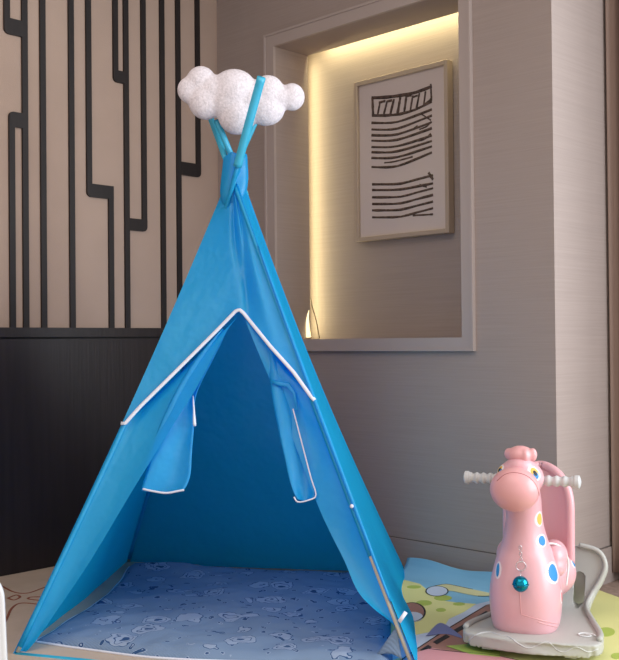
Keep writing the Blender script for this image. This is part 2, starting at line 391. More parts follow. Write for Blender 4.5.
# ================================================================== PICTURE
PX = 0.244
pc0 = on_x(353.6, 82.7, PX-0.012); pc1 = on_x(449, 232.5, PX-0.012)
t = thing('framed_picture', 'framed abstract print of dark brush lines hanging in the lit niche', 'picture', (PX, (pc0.y+pc1.y)/2, (pc0.z+pc1.z)/2))
y0 = (pc0.y-pc1.y)/2; y1 = -y0; z1 = (pc0.z-pc1.z)/2; z0 = -z1; fwd = -0.012; fb = 0.026; w_ = 0.019
bm = bmesh.new()
for a, b in (((0, y0, z0), (0, y0-w_, z1)), ((0, y1+w_, z0), (0, y1, z1)), ((0, y0-w_, z1-w_), (0, y1+w_, z1)), ((0, y0-w_, z0), (0, y1+w_, z0+w_))):
    box(bm, (fwd, a[1], a[2]), (fb, b[1], b[2]))
bmesh.ops.bevel(bm, geom=[e for e in bm.edges], offset=0.0015, segments=1, affect='EDGES')
link('frame', bm, M_gold, t, smooth=False)
paper = link('paper', box(bmesh.new(), (0.004, y0-w_, z0+w_), (0.02, y1+w_, z1-w_)), M_paper, t, smooth=False)
strokes = [
 ([(104,158),(150,156),(200,150),(250,140),(303,120)],11), ([(107,158),(109,215)],9), ([(106,216),(150,216),(200,211),(250,196),(303,170)],9),
 ([(124,214),(132,174)],7), ([(128,174),(150,168)],8), ([(144,214),(156,168)],7), ([(154,170),(172,166)],8), ([(166,212),(178,162)],8), ([(190,208),(199,156)],9),
 ([(212,204),(219,152)],8), ([(216,154),(236,150)],6), ([(232,200),(240,150)],7), ([(240,156),(256,150)],6), ([(252,194),(262,142)],7), ([(276,184),(282,136)],7), ([(280,180),(300,164)],9), ([(299,112),(302,168)],6)]
for yl, yr_ in ((240,196),(262,216),(281,238),(299,258),(320,282),(337,300),(356,318),(386,338)):
    strokes.append(([(104,yl),(150,yl+1),(190,yl-3),(240,yl-0.45*(yl-yr_)),(303,yr_)],7.5))
strokes += [([(146,372),(180,368),(240,352)],5), ([(270,212),(300,232)],5), ([(262,262),(286,252),(300,236)],5), ([(252,300),(275,296),(300,276)],6), ([(240,262),(256,250)],6)]
for yl, yr_ in ((443,413),(462,440),(486,456),(508,478),(529,500),(552,522)):
    strokes.append(([(106,yl),(150,yl),(200,yl-2),(250,yl-0.5*(yl-yr_)),(307,yr_)],7.5))
strokes += [([(292,404),(307,428)],9), ([(262,444),(286,452)],6), ([(240,546),(307,542)],6)]
bm = bmesh.new(); sc = 3.3
pts_xf = PX+0.003
for pl, wd_ in strokes:
    Q = catmull([on_x(340+x/sc, 50+y/sc, pts_xf) for x, y in pl], 9)
    rr = [wd_/sc*0.0026*(0.8+0.35*random.random()) for _ in Q]
    tube(bm, [q-t.location for q in Q], rr, 6, flat=(Vector((1, 0, 0)), 0.12))
s = link('brush_strokes', bm, M_ink, paper); s['label'] = 'dark brown brush strokes'; s['kind'] = 'stuff'

# ================================================================== TENT
foot = {k: on_floor(*v) for k, v in dict(FL=(16, 655), FR=(414, 670), BL=(128, 563), BR=(404, 573)).items()}
tip = dict(FL=at(257, 118, 3.62), BL=at(261, 79, 3.27), FR=at(211, 119, 3.56), BR=at(217, 121, 3.45))
ctr = sum((foot[k] for k in foot), Vector())/4
bowA = dict(FL=0.020, BL=0.015, FR=0.012, BR=0.036)
def pole(k, t):
    p = foot[k].lerp(tip[k], t); inw = (ctr-foot[k]).normalized()
    return p + inw*bowA[k]*math.sin(math.pi*min(t/0.92, 1))
TT = 0.90
tent = thing('play_tent', 'blue cloth teepee play tent with white-bound opening', 'tent', ctr)
O = ctr
crossz = pole('FL', TT)
axis_top = sum((pole(k, TT) for k in foot), Vector())/4
def edge(k, t):   # cloth edge runs just outside its pole
    p = pole(k, t); out = (foot[k]-ctr).normalized()
    q = p + out*0.012
    if t > 0.8:
        q = q.lerp(axis_top + (q-axis_top)*0.9, (t-0.8)/0.1)
    return q
def wr(p, amp, sc=6.0, seed=0.0):
    return Vector((noise.noise(p*sc+Vector((seed, 0, 0))), noise.noise(p*sc+Vector((0, seed+5, 0))), 0.4*noise.noise(p*sc+Vector((0, 0, seed+9)))))*amp
def panel(name, A, B, sag, t0=lambda s: 0.0, ns=36, nt_=60, amp=0.006, seed=0, label=None, fold=None):
    rows = []
    for j in range(nt_+1):
        r = []
        for i in range(ns+1):
            s = i/ns; ta = t0(s); t = ta+(TT-ta)*j/nt_
            p = edge(A, t).lerp(edge(B, t), s)
            inw = (axis_top.lerp(ctr, 1-t)-p); inw.z = 0; inw = inw.normalized() if inw.length > 1e-5 else Vector()
            w = 4*s*(1-s)
            p = p + inw*sag*w*math.sin(math.pi*min(1, (0.15+t)/1.05)) + wr(p, amp*min(1, w*2)*(1 if t < 0.85 else 0.3), 5, seed)
            if fold: p = p + inw*fold(s, t)
            r.append(p-O)
        rows.append(r)
    o = link(name, grid(rows), M_blue, tent)
    if label: o['label'] = label
    return o
panel('back_panel', 'BL', 'BR', 0.03, seed=1)
panel('side_panel', 'FL', 'BL', 0.03, seed=2, label='left side panel')
def rfold(s, t): return -0.035*math.exp(-((s-0.22)/0.2)**2)*math.exp(-t/0.12) + 0.016*math.sin((s*3.2+t*2.0)*math.pi)*math.sin(math.pi*s)*(1-t) + 0.012*math.exp(-((s-0.45-0.2*t)/0.08)**2)*math.sin(math.pi*min(1, t*1.1))
panel('side_panel', 'FR', 'BR', 0.035, seed=3, fold=rfold, label='right side panel')
# front: upper valance above the inverted V
def find_t(k, y):
    best = min(range(1001), key=lambda i: abs(project(edge(k, i/1000))[1]-y)); return best/1000
def project(Pw):
    v = Pw-CAM; z = v.dot(fw); return (W/2+FPX*v.dot(rt)/z, H/2-FPX*v.dot(up)/z)
tL, tR = find_t('FL', 424), find_t('FR', 404)
def front_pt(s, t): return edge('FL', t).lerp(edge('FR', t), s)
# peak
best = min(((s/100, t/400) for s in range(30, 70) for t in range(200, 330)), key=lambda q: (Vector(project(front_pt(*q)))-Vector((240, 311))).length)
sP, tP = best
VL = [(126, 424), (139, 409), (177.5, 371), (216, 332.6), (236, 312), (240, 310.5), (244, 314), (270.6, 347), (294, 373), (314, 401)]
def vline(x):
    if x <= VL[0][0]: return VL[0][1]
    for (xa, ya), (xb, yb) in zip(VL, VL[1:]):
        if x <= xb: return ya+(yb-ya)*(x-xa)/(xb-xa)
    return VL[-1][1]
_vc = {}
def vee(s):
    k = round(s, 5)
    if k in _vc: return _vc[k]
    lo, hi = 0.3, 0.85
    for _ in range(24):
        mt = (lo+hi)/2; p = front_pt(s, mt)
        inw = (axis_top.lerp(ctr, 1-mt)-p); inw.z = 0; inw.normalize()
        q = project(p + inw*0.012*4*s*(1-s)*math.sin(math.pi*min(1, (0.15+mt)/1.05)) + inw*vfold(s, mt))
        if q[1] > vline(q[0]): lo = mt
        else: hi = mt
    _vc[k] = lo; return lo
def vfold(s, t): return 0.014*math.exp(-((s-0.62+0.9*(t-0.72))/0.06)**2)*math.exp(-((t-0.74)/0.10)**2) - 0.016*math.exp(-((s-0.78+0.5*(t-0.7))/0.07)**2)*math.exp(-((t-0.72)/0.12)**2) + 0.02*math.exp(-((s-0.72-0.4*(t-0.6))/0.05)**2)*math.exp(-((t-0.68)/0.14)**2) - 0.012*math.exp(-((s-0.85)/0.05)**2)*(1-t)
ns = 60
val = panel('front_valance', 'FL', 'FR', 0.012, t0=vee, ns=ns, nt_=36, amp=0.0, seed=4, fold=vfold)
def vpt(s):
    t = vee(s); p = front_pt(s, t)
    inw = (axis_top.lerp(ctr, 1-t)-p); inw.z = 0; inw.normalize()
    return p + inw*0.012*4*s*(1-s)*math.sin(math.pi*min(1, (0.15+t)/1.05)) + inw*vfold(s, t)
fn = (foot['FR']-foot['FL']).cross(axis_top-foot['FL']).normalized()
if fn.dot(CAM-ctr) < 0: fn = -fn
V0 = [vpt(sP*i/30) for i in range(31)]; V1 = [vpt(sP+(1-sP)*i/30) for i in range(31)]
b = link('opening_binding', tube(bmesh.new(), [p+fn*0.007-O for p in V0+V1[1:]], 0.0062, 8, flat=(fn, 0.4)), M_trim, tent); b['label'] = 'white binding along the opening'
# tied-back front curtains, stretched between pole and inner edge
def curtain(name, k, tk, inner, sd, label, amp=0.004, push=0.0):
    n = 50; inn = catmull([on_plane(x, y, foot['FL']-fn*(0.01+d), fn) for x, y, d in inner], n)
    inn = [vpt(sP)+Vector((0, 0, 0.004))] + inn
    rows = []
    for j in range(n+1):
        A = edge(k, tk*(1.02-1.02*j/n)); B = inn[j]
        if k == 'FR': A = A-fn*0.006
        r = []
        for i in range(17):
            s = i/16; p = A.lerp(B, s); w = math.sin(math.pi*s)
            p = p + wr(p, amp*w, 7, sd) - fn*(0.010*w + push*w*math.sin(j*0.25)*j/n) - fn*0.022*(1-j/n)**2*min(1, 8*s) - fn*0.003
            r.append(p-O)
        rows.append(r)
    o = link(name, grid(rows), M_blue, tent); o['label'] = label; return inn
iL = curtain('door_curtain', 'FL', tL, [(236, 314, 0), (223, 333, 0), (196, 385, 0), (162, 440, 0), (128, 496, 0), (90, 560, 0), (60, 605, 0), (32, 645, 0), (20, 655, 0)], 11, 'left front curtain pulled back to its pole')
iR = curtain('door_curtain', 'FR', tR, [(243, 315, 0), (255, 345, 0.01), (278, 400, 0.03), (314, 496, 0.03), (330, 532, 0.03), (344, 560, 0.02), (357, 590, 0.0), (373, 608, -0.01), (396, 628, -0.01), (411, 664, -0.01)], 12, 'right front curtain pulled back to its pole', amp=0.012, push=0.006)
# flaps hanging inside, white-hemmed
def flap(rows_px, depth, hem, label, sd, hemr=0.0035):
    fn_ = fn; base = foot['FL']-fn_*depth
    n = 24; Ls = catmull([on_plane(a, y, base, fn_) for y, a, b_ in rows_px], n); Rs = catmull([on_plane(b_, y, base, fn_) for y, a, b_ in rows_px], n)
    rows = []
    for j in range(n):
        r = []
        for i in range(15):
            s = i/14; p = Ls[j].lerp(Rs[j], s); p = p + fn_*0.012*math.sin(s*5+j*0.1) + wr(p, 0.004, 9, sd)
            r.append(p-O)
        rows.append(r)
    o = link('folded_flap', solid(grid(rows), 0.002), M_blue, tent); o['label'] = label
    hp = catmull([on_plane(x, y, base+fn_*0.012, fn_)-O for x, y in hem], 24)
    link('white_hem', tube(bmesh.new(), hp, hemr, 6), M_trim, o)
    return o
f1 = flap([(330, 222, 226), (360, 196, 212), (395, 175, 195), (430, 160, 193), (470, 148, 191), (486, 143, 187), (492, 142, 183)], 0.05,
     [(143, 489), (152, 491), (166, 493), (178, 491), (184, 490)], 'left flap folded inside', 21)
f2 = flap([(346, 266, 276), (377, 270, 294), (404, 274, 302), (440, 281, 308), (475, 289, 314), (494, 295, 315), (500, 299, 311)], 0.055,
     [(293, 409), (299, 432), (305, 455), (311, 478), (316, 495), (309, 500), (298, 502), (294, 497)], 'right flap folded inside', 22, 0.0025)
bs = foot['FL']-fn*0.04
link('tie_string', tube(bmesh.new(), [on_plane(x, y, bs, fn)-O for x, y in ((193, 396), (194, 410), (194.5, 424), (195, 426))], [0.002, 0.003, 0.0055, 0.004], 8), M_trim, tent)
bs = foot['FL']-fn*0.035
o = link('tie_string', tube(bmesh.new(), [on_plane(x, y, bs, fn)-O for x, y in ((271, 381), (279, 383.5), (288, 385), (294, 393), (297, 410))], [0.006, 0.008, 0.009, 0.006, 0.004], 8, flat=(fn, 0.4)), M_blue, tent); o['label'] = 'blue cloth tie round the right flap'
# poles and their sleeves
def pts_of(k, a, b_, n=24, off=0.0): return [pole(k, a+(b_-a)*i/(n-1)) - O + fn*off for i in range(n)]
rs = dict(FL=0.0105, BL=0.0145, FR=0.0105, BR=0.0105)
tb = find_t('FR', 557)
for k in ('FL', 'BL', 'FR', 'BR'):
    pp = link('pole', tube(bmesh.new(), pts_of(k, 0.004, 1.0), 0.0062, 10), M_pole, tent)
    a0 = tb if k == 'FR' else 0.84
    o_ = dict(FR=0.004).get(k, 0)
    ss = link('pole_sleeve', tube(bmesh.new(), pts_of(k, tb if k == 'FR' else 0.012, 0.87), 0.0078, 12), M_blue, pp)
    link('sleeve_tip', tube(bmesh.new(), pts_of(k, 0.85, 1.003), rs[k], 14), M_sleeve, pp)
# white-edged ridge where the cloth is folded round the front right pole
rg = [edge('FR', t)+fn*0.002-O for t in np.linspace(0.10, 0.72, 50)]
link('seam_fold', tube(bmesh.new(), rg, [0.002+0.0045*math.sin(math.pi*i/49)**0.5 for i in range(50)], 8), M_blue, tent)
o = link('toggle', tube(bmesh.new(), [on_plane(x, y, foot['FL']+fn*0.02, fn)-O for x, y in ((399, 622), (406, 612))], 0.0055, 8, flat=(fn, 0.35)), M_trim, tent); o['label'] = 'small white tab at the foot of the pole'
bm = bmesh.new(); c0 = pole('FR', find_t('FR', 508))+fn*0.014-O; ball(bm, c0, 0.006, u=12, v=8); o = link('snap_button', bm, M_trim, tent)
# floor strap between the front feet
link('floor_strap', tube(bmesh.new(), [foot['FL'].lerp(on_floor(414, 694), s)+Vector((0, 0, 0.004))-fn*0.0-O for s in np.linspace(0.0, 1, 12)], 0.012, 8, flat=(Vector((0, 0, 1)), 0.25)), M_sleeve, tent)
# cloth gathered round the crossing
bm = bmesh.new(); rings = []
prof_ = catmull([Vector((y, c, hw)) for y, c, hw in ((216, 232, 2), (210, 232.3, 6), (202, 232.7, 10.5), (192, 233.5, 13), (180, 234.5, 12.8), (168, 235, 11.6), (157, 235.3, 10.6), (155, 235.3, 9))], 30)
for q in prof_:
    c = at(q.y, q.x, 3.47); hw_ = q.z*3.47/FPX; ring = []
    for k in range(48):
        a = 2*math.pi*k/48; f_ = 1+0.05*math.sin(4*a+q.x*0.05)+0.07*math.sin(2*a-q.x*0.03)
        ring.append(c + R0*hw_*math.cos(a)*f_ + Fh*hw_*0.85*math.sin(a)*f_ + Vector((0, 0, 0.006*math.sin(3*a+1))) - O)
    rings.append(ring)
loft(bm, rings); link('top_gather', bm, M_blue, tent)
# ================================================================== CLOUD
cd_ = 3.42; cc = at(240, 100, cd_)
cloud = None
bm = bmesh.new(); Rz = Matrix.Rotation(YAW-math.pi/2, 3, 'Z')
for x, y, rx, ry, th, dd in ((191, 90, 14, 14, .030, 0), (201, 81, 15, 15, .036, 0), (206, 101, 18, 19, .044, 0), (214, 92, 16, 17, .044, 0), (234, 92, 24, 23, .056, 0), (237, 113, 20, 22, .050, 0), (228, 101, 20, 20, .05, 0),
                     (252, 100, 20, 16, .046, 0), (268, 93, 17, 18, .044, 0), (266, 109, 19, 17, .044, 0), (281, 98, 12, 12, .034, 0), (292, 97, 13, 14, .032, 0)):
    c = at(x, y, cd_+dd) - cc
    ball(bm, c, (rx*cd_/FPX, th, ry*cd_/FPX), Rz)
me = blob(bm, 0.006, 6)
cloud = link('cloud_cushion', me, M_felt); cloud.location = cc
tag(cloud, 'white felt stuffed cloud fixed among the blue tent pole tips', 'cushion')

# ================================================================== QUILT in the tent
def quilt():
    c = [on_floor(*p) for p in ((36, 644), (392, 672), (392, 579), (130, 569))]
    rows = []; nx, ny = 90, 80
    for j in range(ny+1):
        v = j/ny; r = []
        for i in range(nx+1):
            u = i/nx; p = c[0].lerp(c[1], u).lerp(c[3].lerp(c[2], u), v)
            fdir = (c[1]-c[0]).normalized(); nd = Vector((fdir.y, -fdir.x, 0))
            p = p + nd*0.055*math.sin(math.pi*min(1, u*1.3+0.02))*(1-v)**2
            p = p + fdir*0.045*math.sin(math.pi*v)*(1-u)**3
            e = min(1, min(u, 1-u)*nx/3, min(v, 1-v)*ny/3)
            z = 0.006 + 0.016*e**0.5 + 0.010*(0.5+noise.noise(Vector((p.x*7, p.y*7, 0))))*e + 0.004*noise.noise(Vector((p.x*22, p.y*22, 3)))*e
            d1 = (p-on_floor(172, 572)).length; z += 0.035*math.exp(-(d1/0.13)**2)*min(1, (1-v)*12)
            d2 = (p-on_floor(240, 573)).length; z += 0.014*math.exp(-(d2/0.10)**2)*min(1, (1-v)*12)
            p = p + Vector((noise.noise(p*5), noise.noise(p*5+Vector((9, 0, 0))), 0))*0.012
            r.append(Vector((p.x, p.y, z)) - ctr)
        rows.append(r)
    top = grid(rows)
    q = thing('quilt', 'crumpled pale cotton quilt printed with blue motifs inside the tent', 'quilt', ctr)
    me = bake(top, [('SOLIDIFY', dict(thickness=0.006, offset=-1))])
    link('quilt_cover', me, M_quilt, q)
    bd = [r[0]+Vector((0, 0, 0.001)) for r in reversed(rows)] + [p+Vector((0, 0, 0.001)) for p in rows[0][1:]]
    o = link('quilt_edging', tube(bmesh.new(), bd, 0.004, 6), M_trim, q); o['label'] = 'white stitched edge'
    # front right corner turned up
    A = on_floor(376, 664)-ctr; B = on_floor(402, 668)-ctr; T = at(397, 634, 2.80)-ctr
    rows2 = [[A.lerp(B, s).lerp(T, v)+Vector((0, 0, 0.02+0.015*math.sin(s*3)*(1-v))) for s in np.linspace(0, 1, 9)] for v in np.linspace(0, 0.97, 9)]
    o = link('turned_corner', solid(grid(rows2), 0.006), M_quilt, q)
quilt()

# ================================================================== PLAY MAT
MZ = 0.008
mat_t = thing('play_mat', 'bright printed blue and yellow play mat curling against the wall', 'mat', (-0.4, -1.9, 0))
bm = bmesh.new(); rows = []
# strip along the niche wall that curls up, profile in x
prof = [(-0.95, MZ), (-0.5, MZ), (-0.20, MZ), (-0.12, MZ+0.002), (-0.085, MZ+0.010), (-0.062, MZ+0.028), (-0.05, MZ+0.048), (-0.044, MZ+0.062)]
prof = catmull([Vector((a, 0, b_)) for a, b_ in prof], 40)
for i in range(41):
    y = -1.16-0.66*i/40; r = []
    k = 1-min(1, max(0, (i-33)/7))
    for p in prof:
        zz = MZ+(p.z-MZ)*k*(0.92+0.12*math.sin(i*0.3))
        r.append(Vector((p.x+0.004*noise.noise(Vector((y*6, p.x*6, 0))) if p.x > -0.2 else p.x, y, zz)) - mat_t.location)
    rows.append(r)
for r_ in rows:
    for p_ in r_: p_.z -= 0.0025
m1 = link('mat_border', solid(grid(rows), 0.004, offset=0), P['sky'], mat_t)
# main field
Q = [on_floor(640, 700), on_floor(700, 640), on_floor(640, 612), on_floor(619, 600), on_floor(601, 592.5)]
Q = [Vector((-0.02, -1.815, 0)), on_floor(590, 589), on_floor(604, 594), on_floor(622, 601), on_floor(680, 640), on_floor(680, 760), on_floor(430, 760), on_floor(425, 668), Vector((-0.95, -1.815, 0))]
Q2 = [Vector((0.08, -1.83, 0)), on_floor(598, 592), on_floor(620, 600), on_floor(680, 622), on_floor(720, 760), on_floor(430, 760), Vector((-0.95, -1.9, 0)), Vector((-0.95, -1.8, 0))]
bm = prism([(q.x+0.4, q.y+1.9) for q in Q2], 'z', 0.001, MZ); o = link('mat_field', bm, P['yellow'], mat_t, smooth=False)
class Off:  # printed patches are parented to the mat, shift into its space
    pass
def pp(name, pts, m_, dz=0.0002, n=0):
    o = printed(name, pts, P[m_], mat_t, MZ+dz, 0.0006, n)
    for v in o.data.vertices: v.co -= mat_t.location
    return o
def pl(name, pts, m_='black', dz=0.0012, r=0.0022, n=30, closed=False):
    o = fline(name, pts, P[m_], mat_t, MZ+dz, r, n, closed)
    for v in o.data.vertices: v.co -= mat_t.location
    return o
pp('printed_shape', [(380, 577), (440, 583), (500, 588.5), (540, 591), (545, 612), (500, 612), (440, 608), (380, 608)], 'sky', 0.0003)
pp('printed_shape', [(395, 640), (430, 625), (470, 606), (510, 596), (520, 604), (500, 612), (440, 645), (405, 665)], 'white', 0.0009)
pp('printed_shape', [(385, 582), (405, 580), (420, 584), (432, 594), (445, 601), (460, 603), (476, 604), (464, 612), (449, 619), (444, 627), (430, 632), (410, 636), (385, 640)], 'yellow', 0.0014)
for e in ((424, 603, 8, 2.6), (441, 610, 5, 1.8), (443, 598, 9, 2.6), (414, 587, 7, 1.6), (459, 604, 6, 1.6)): pp('printed_spot', ell(*e), 'green', 0.0020)
pp('printed_shape', ell(412, 612, 13, 9.5), 'brown', 0.0021); pp('printed_shape', ell(413, 617, 10, 5), 'white', 0.0027)
pl('printed_outline', ell(412, 612, 13, 9.5), dz=0.0030, closed=True, r=0.003)
pp('printed_shape', [(434, 586), (446, 584), (458, 586), (472, 589), (478, 588.5), (486, 589), (492, 592), (500, 592), (498, 595), (488, 596), (478, 596), (466, 594), (452, 591), (440, 590)], 'cream', 0.0020, 56)
pl('printed_outline', [(434, 586), (446, 584), (458, 586), (472, 589), (478, 588.5), (486, 589), (492, 592), (500, 592), (498, 595), (488, 596), (478, 596)], dz=0.0026)
pp('printed_shape', ell(437, 591, 11, 5), 'white', 0.0027); pl('printed_outline', ell(437, 591, 11, 5), dz=0.0034, closed=True, r=0.0022)
pp('printed_shape', [(402, 668), (415, 650), (448, 628), (486, 605), (506, 600), (506, 614), (480, 640), (470, 668)], 'brown', 0.0022)
for a, b_ in (((420, 650), (428, 645)), ((433, 642), (446, 634.5)), ((451, 631.5), (466, 623)), ((471, 620), (486, 611))):
    pp('printed_dash', [a, (a[0]+4, a[1]+2.4), (b_[0]+4, b_[1]+2.2), b_], 'black', 0.0030)
pl('printed_outline', [(400, 661), (415, 650), (448, 628.5), (486, 605.5)], dz=0.0032, n=10)
pp('printed_shape', [(426, 636), (440, 623), (456, 632), (462, 638), (446, 634)], 'violet', 0.0036, 30)
pp('printed_shape', [(400, 690), (414, 653), (432, 648), (455, 652), (500, 656), (560, 672), (560, 700)], 'pink', 0.0036)
pp('printed_shape', [(446, 646), (470, 644), (500, 652), (500, 657), (470, 654)], 'leaf', 0.0042)
pl('printed_outline', [(424, 648), (455, 651.5), (500, 656), (560, 671)], dz=0.0046, n=16)
pp('printed_spot', ell(606, 632, 9, 4.5), 'green', 0.0003); pp('printed_spot', ell(592, 622, 5, 3), 'green', 0.0003); pp('printed_spot', ell(617, 656, 6, 3), 'green', 0.0003)

# ================================================================== ROCKING GIRAFFE
gx, gy = 0.628, 2.945; hd = math.radians(22)
gp = CAM + R0*gx + Fh*gy; gp.z = 0.0
giraffe = thing('rocking_giraffe', 'pink plastic giraffe ride-on rocker with blue spots and pale grey base', 'ride-on toy', (gp.x, gp.y, MZ+0.001), YAW-math.pi/2-hd)
def superring(cx, cy, z, rx, ry, e=2.0, n=40):
    out = []
    for k in range(n):
        a = 2*math.pi*k/n; c_, s_ = math.cos(a), math.sin(a)
        out.append(Vector((cx+rx*math.copysign(abs(c_)**(2/e), c_), cy+ry*math.copysign(abs(s_)**(2/e), s_), z)))
    return out
# base deck
PRF = [(-0.132, 0.052), (-0.122, 0.056), (-0.08, 0.057), (0.0, 0.052), (0.14, 0.046), (0.25, 0.044), (0.310, 0.050), (0.348, 0.078), (0.370, 0.120), (0.384, 0.165), (0.393, 0.205), (0.395, 0.220)]
WID = [0.160, 0.184, 0.196, 0.190, 0.155, 0.127, 0.118, 0.130, 0.155, 0.168, 0.145, 0.085]
Pc = catmull([Vector((0, a, b_)) for a, b_ in PRF], 70); Wc = [v.x for v in catmull([Vector((w, 0, 0)) for w in WID], 70)]
def dxo(y): return 0.028
rings = []
for k_, (p, w) in enumerate(zip(Pc, Wc)):
    q0, q1 = Pc[max(k_-1, 0)], Pc[min(k_+1, len(Pc)-1)]; tg = (q1-q0).normalized(); nr = Vector((0, -tg.z, tg.y))
    if k_ < 3: nr = Vector((0, 0, 1))
    th = 0.034 if p.y < 0.2 else 0.034-0.012*min(1, (p.y-0.2)/0.12)
    top = []; bot = []
    for i in range(27):
        a_ = 2*i/26-1; q = Vector((w*a_+dxo(p.y), p.y-0.05*(1-a_*a_)*max(0, (-p.y)/0.2), p.z-0.004*a_*a_)); top.append(q); bot.append(q-nr*th)
    rings.append(top+bot[::-1])
bm = bmesh.new(); loft(bm, rings); bmesh.ops.recalc_face_normals(bm, faces=bm.faces)
deck = bake(bm, [('REMESH', dict(mode='VOXEL', voxel_size=0.0042)), ('SMOOTH', dict(factor=0.5, iterations=3))])
bmd = bmesh.new(); bmd.from_mesh(deck)
# slots cut with a boolean
cut = bmesh.new()
for sx in (-1, 1):
    ring = [Vector((0.028+sx*0.080+0.018*math.cos(a), 0, 0.090+0.018*math.sin(a)+(0.030 if math.sin(a) > 0 else -0.030))) for a in [2*math.pi*k/24 for k in range(24)]]
    loft(cut, [[q+Vector((0, 0.28, 0)) for q in ring], [q+Vector((0, 0.46, 0)) for q in ring]])
bmesh.ops.recalc_face_normals(cut, faces=cut.faces)
cme = bpy.data.meshes.new('cut'); cut.to_mesh(cme); cut.free(); cob = bpy.data.objects.new('cut', cme); COL.objects.link(cob)
deck2 = bake(bmd, [('BOOLEAN', dict(operation='DIFFERENCE', object=cob, solver='EXACT'))]); bpy.data.objects.remove(cob)
base = link('rocker_base', deck2, M_base, giraffe); base['label'] = 'pale grey base with upright slotted tail plate'
# rim bead round the rear plate
bead = [Vector((Wc[i]-0.008+dxo(Pc[i].y), Pc[i].y-0.004, Pc[i].z+0.001)) for i in range(12, 70)]
bm = bmesh.new(); tube(bm, bead, 0.0085, 8); tube(bm, [Vector((-v.x+2*dxo(v.y), v.y, v.z)) for v in bead], 0.0085, 8); link('rim', bm, M_base, base)
link('slot_backing', box(bmesh.new(), (-0.085, 0.392, 0.03), (0.140, 0.397, 0.17)), M_base, base, smooth=False)
# runners
for sx in (-1, 1):
    pr = [Vector((sx*0.115+dxo(y), y, 0.004+0.45*(y-0.03)**2)) for y in np.linspace(-0.13, 0.24, 24)]
    bm = bmesh.new(); rings = []
    for p in pr: rings.append([Vector((p.x-0.016, p.y, p.z-0.004)), Vector((p.x+0.016, p.y, p.z-0.004)), Vector((p.x+0.02, p.y, 0.036)), Vector((p.x-0.02, p.y, 0.036))])
    loft(bm, rings); bmesh.ops.recalc_face_normals(bm, faces=bm.faces); link('runner', bm, M_base, base, smooth=False)
link('swirl_emboss', tube(bmesh.new(), [Vector((0.175+0.026*math.cos(a)*(1-a/14), -0.045+0.022*math.sin(a)*(1-a/14), 0.0555)) for a in np.linspace(0, 8, 40)], 0.0018, 6), M_white, base)
# body + neck
BP = [(0.045, 0.078, 0.085, 0.0), (0.055, 0.092, 0.100, 0.0), (0.085, 0.099, 0.108, 0.0), (0.14, 0.103, 0.112, 0.0), (0.19, 0.099, 0.108, 0.002), (0.2475, 0.085, 0.098, 0.004), (0.30, 0.067, 0.080, 0.0),
      (0.345, 0.056, 0.066, -0.008), (0.39, 0.052, 0.058, -0.018), (0.43, 0.052, 0.056, -0.028), (0.46, 0.048, 0.050, -0.030)]
Bc = catmull([Vector((a, b_, c_)) for a, b_, c_, d in BP], 40); Dc = catmull([Vector((d, 0, 0)) for a, b_, c_, d in BP], 40)
bm = bmesh.new(); loft(bm, [superring(0, d.x, q.x, q.y, q.z, 2.5 if q.x < 0.28 else 2.1) for q, d in zip(Bc, Dc)])
ball(bm, (0, 0.16, 0.155), (0.092, 0.125, 0.085)); ball(bm, (0.004, 0.20, 0.17), (0.117, 0.085, 0.088))
body_me = blob(bm, 0.0055, 7)
body = link('body', body_me, M_pink, giraffe)
# raised front belly panel lines
def bvh(o): return BVHTree.FromPolygons([v.co.copy() for v in o.data.vertices], [tuple(p.vertices) for p in o.data.polygons])
def on_surf(tree, c, d, off):
    h = tree.ray_cast(Vector(c), Vector(d).normalized())
    return None if h[0] is None else h[0]+h[1]*off*(1 if h[1].dot(Vector(d)) < 0 else -1)
def decal(o, c, d, rx, ry, material, name, rot=0.0, off=0.0012, parent=None, n=22, squ=2.0):
    tree = bvh(o); d = Vector(d).normalized(); u = d.cross(Vector((0, 0, 1))).normalized(); v = u.cross(d)
    bm = bmesh.new(); rings = []
    for k in range(5):
        ring = []
        for i in range(n):
            a = 2*math.pi*i/n; x = rx*(k+0.02)/4*math.cos(a); y = ry*(k+0.02)/4*math.sin(a)*(1-0.0*squ)
            x, y = x*math.cos(rot)-y*math.sin(rot), x*math.sin(rot)+y*math.cos(rot)
            q = on_surf(tree, Vector(c)+u*x+v*y, d, off-(0.0011 if k == 4 else 0))
            ring.append(q)
        if any(q is None for q in ring): continue
        rings.append([bm.verts.new(q) for q in ring])
    if len(rings) < 2: bm.free(); print('decal miss', name, c); return
    bm.faces.new(rings[0])
    for a_, b_ in zip(rings, rings[1:]):
        for i in range(n): bm.faces.new((a_[i], a_[(i+1) % n], b_[(i+1) % n], b_[i]))
    bmesh.ops.recalc_face_normals(bm, faces=bm.faces)
    return link(name, bm, material, parent or o)
def sline(o, pts, d, r, material, name, parent=None, off=0.0003, n=40):
    tree = bvh(o); Q = []
    for p in catmull(pts, n):
        q = on_surf(tree, p, d, off)
        if q is not None: Q.append(q)
    if len(Q) > 3: return link(name, tube(bmesh.new(), Q, r, 6), material, parent or o)
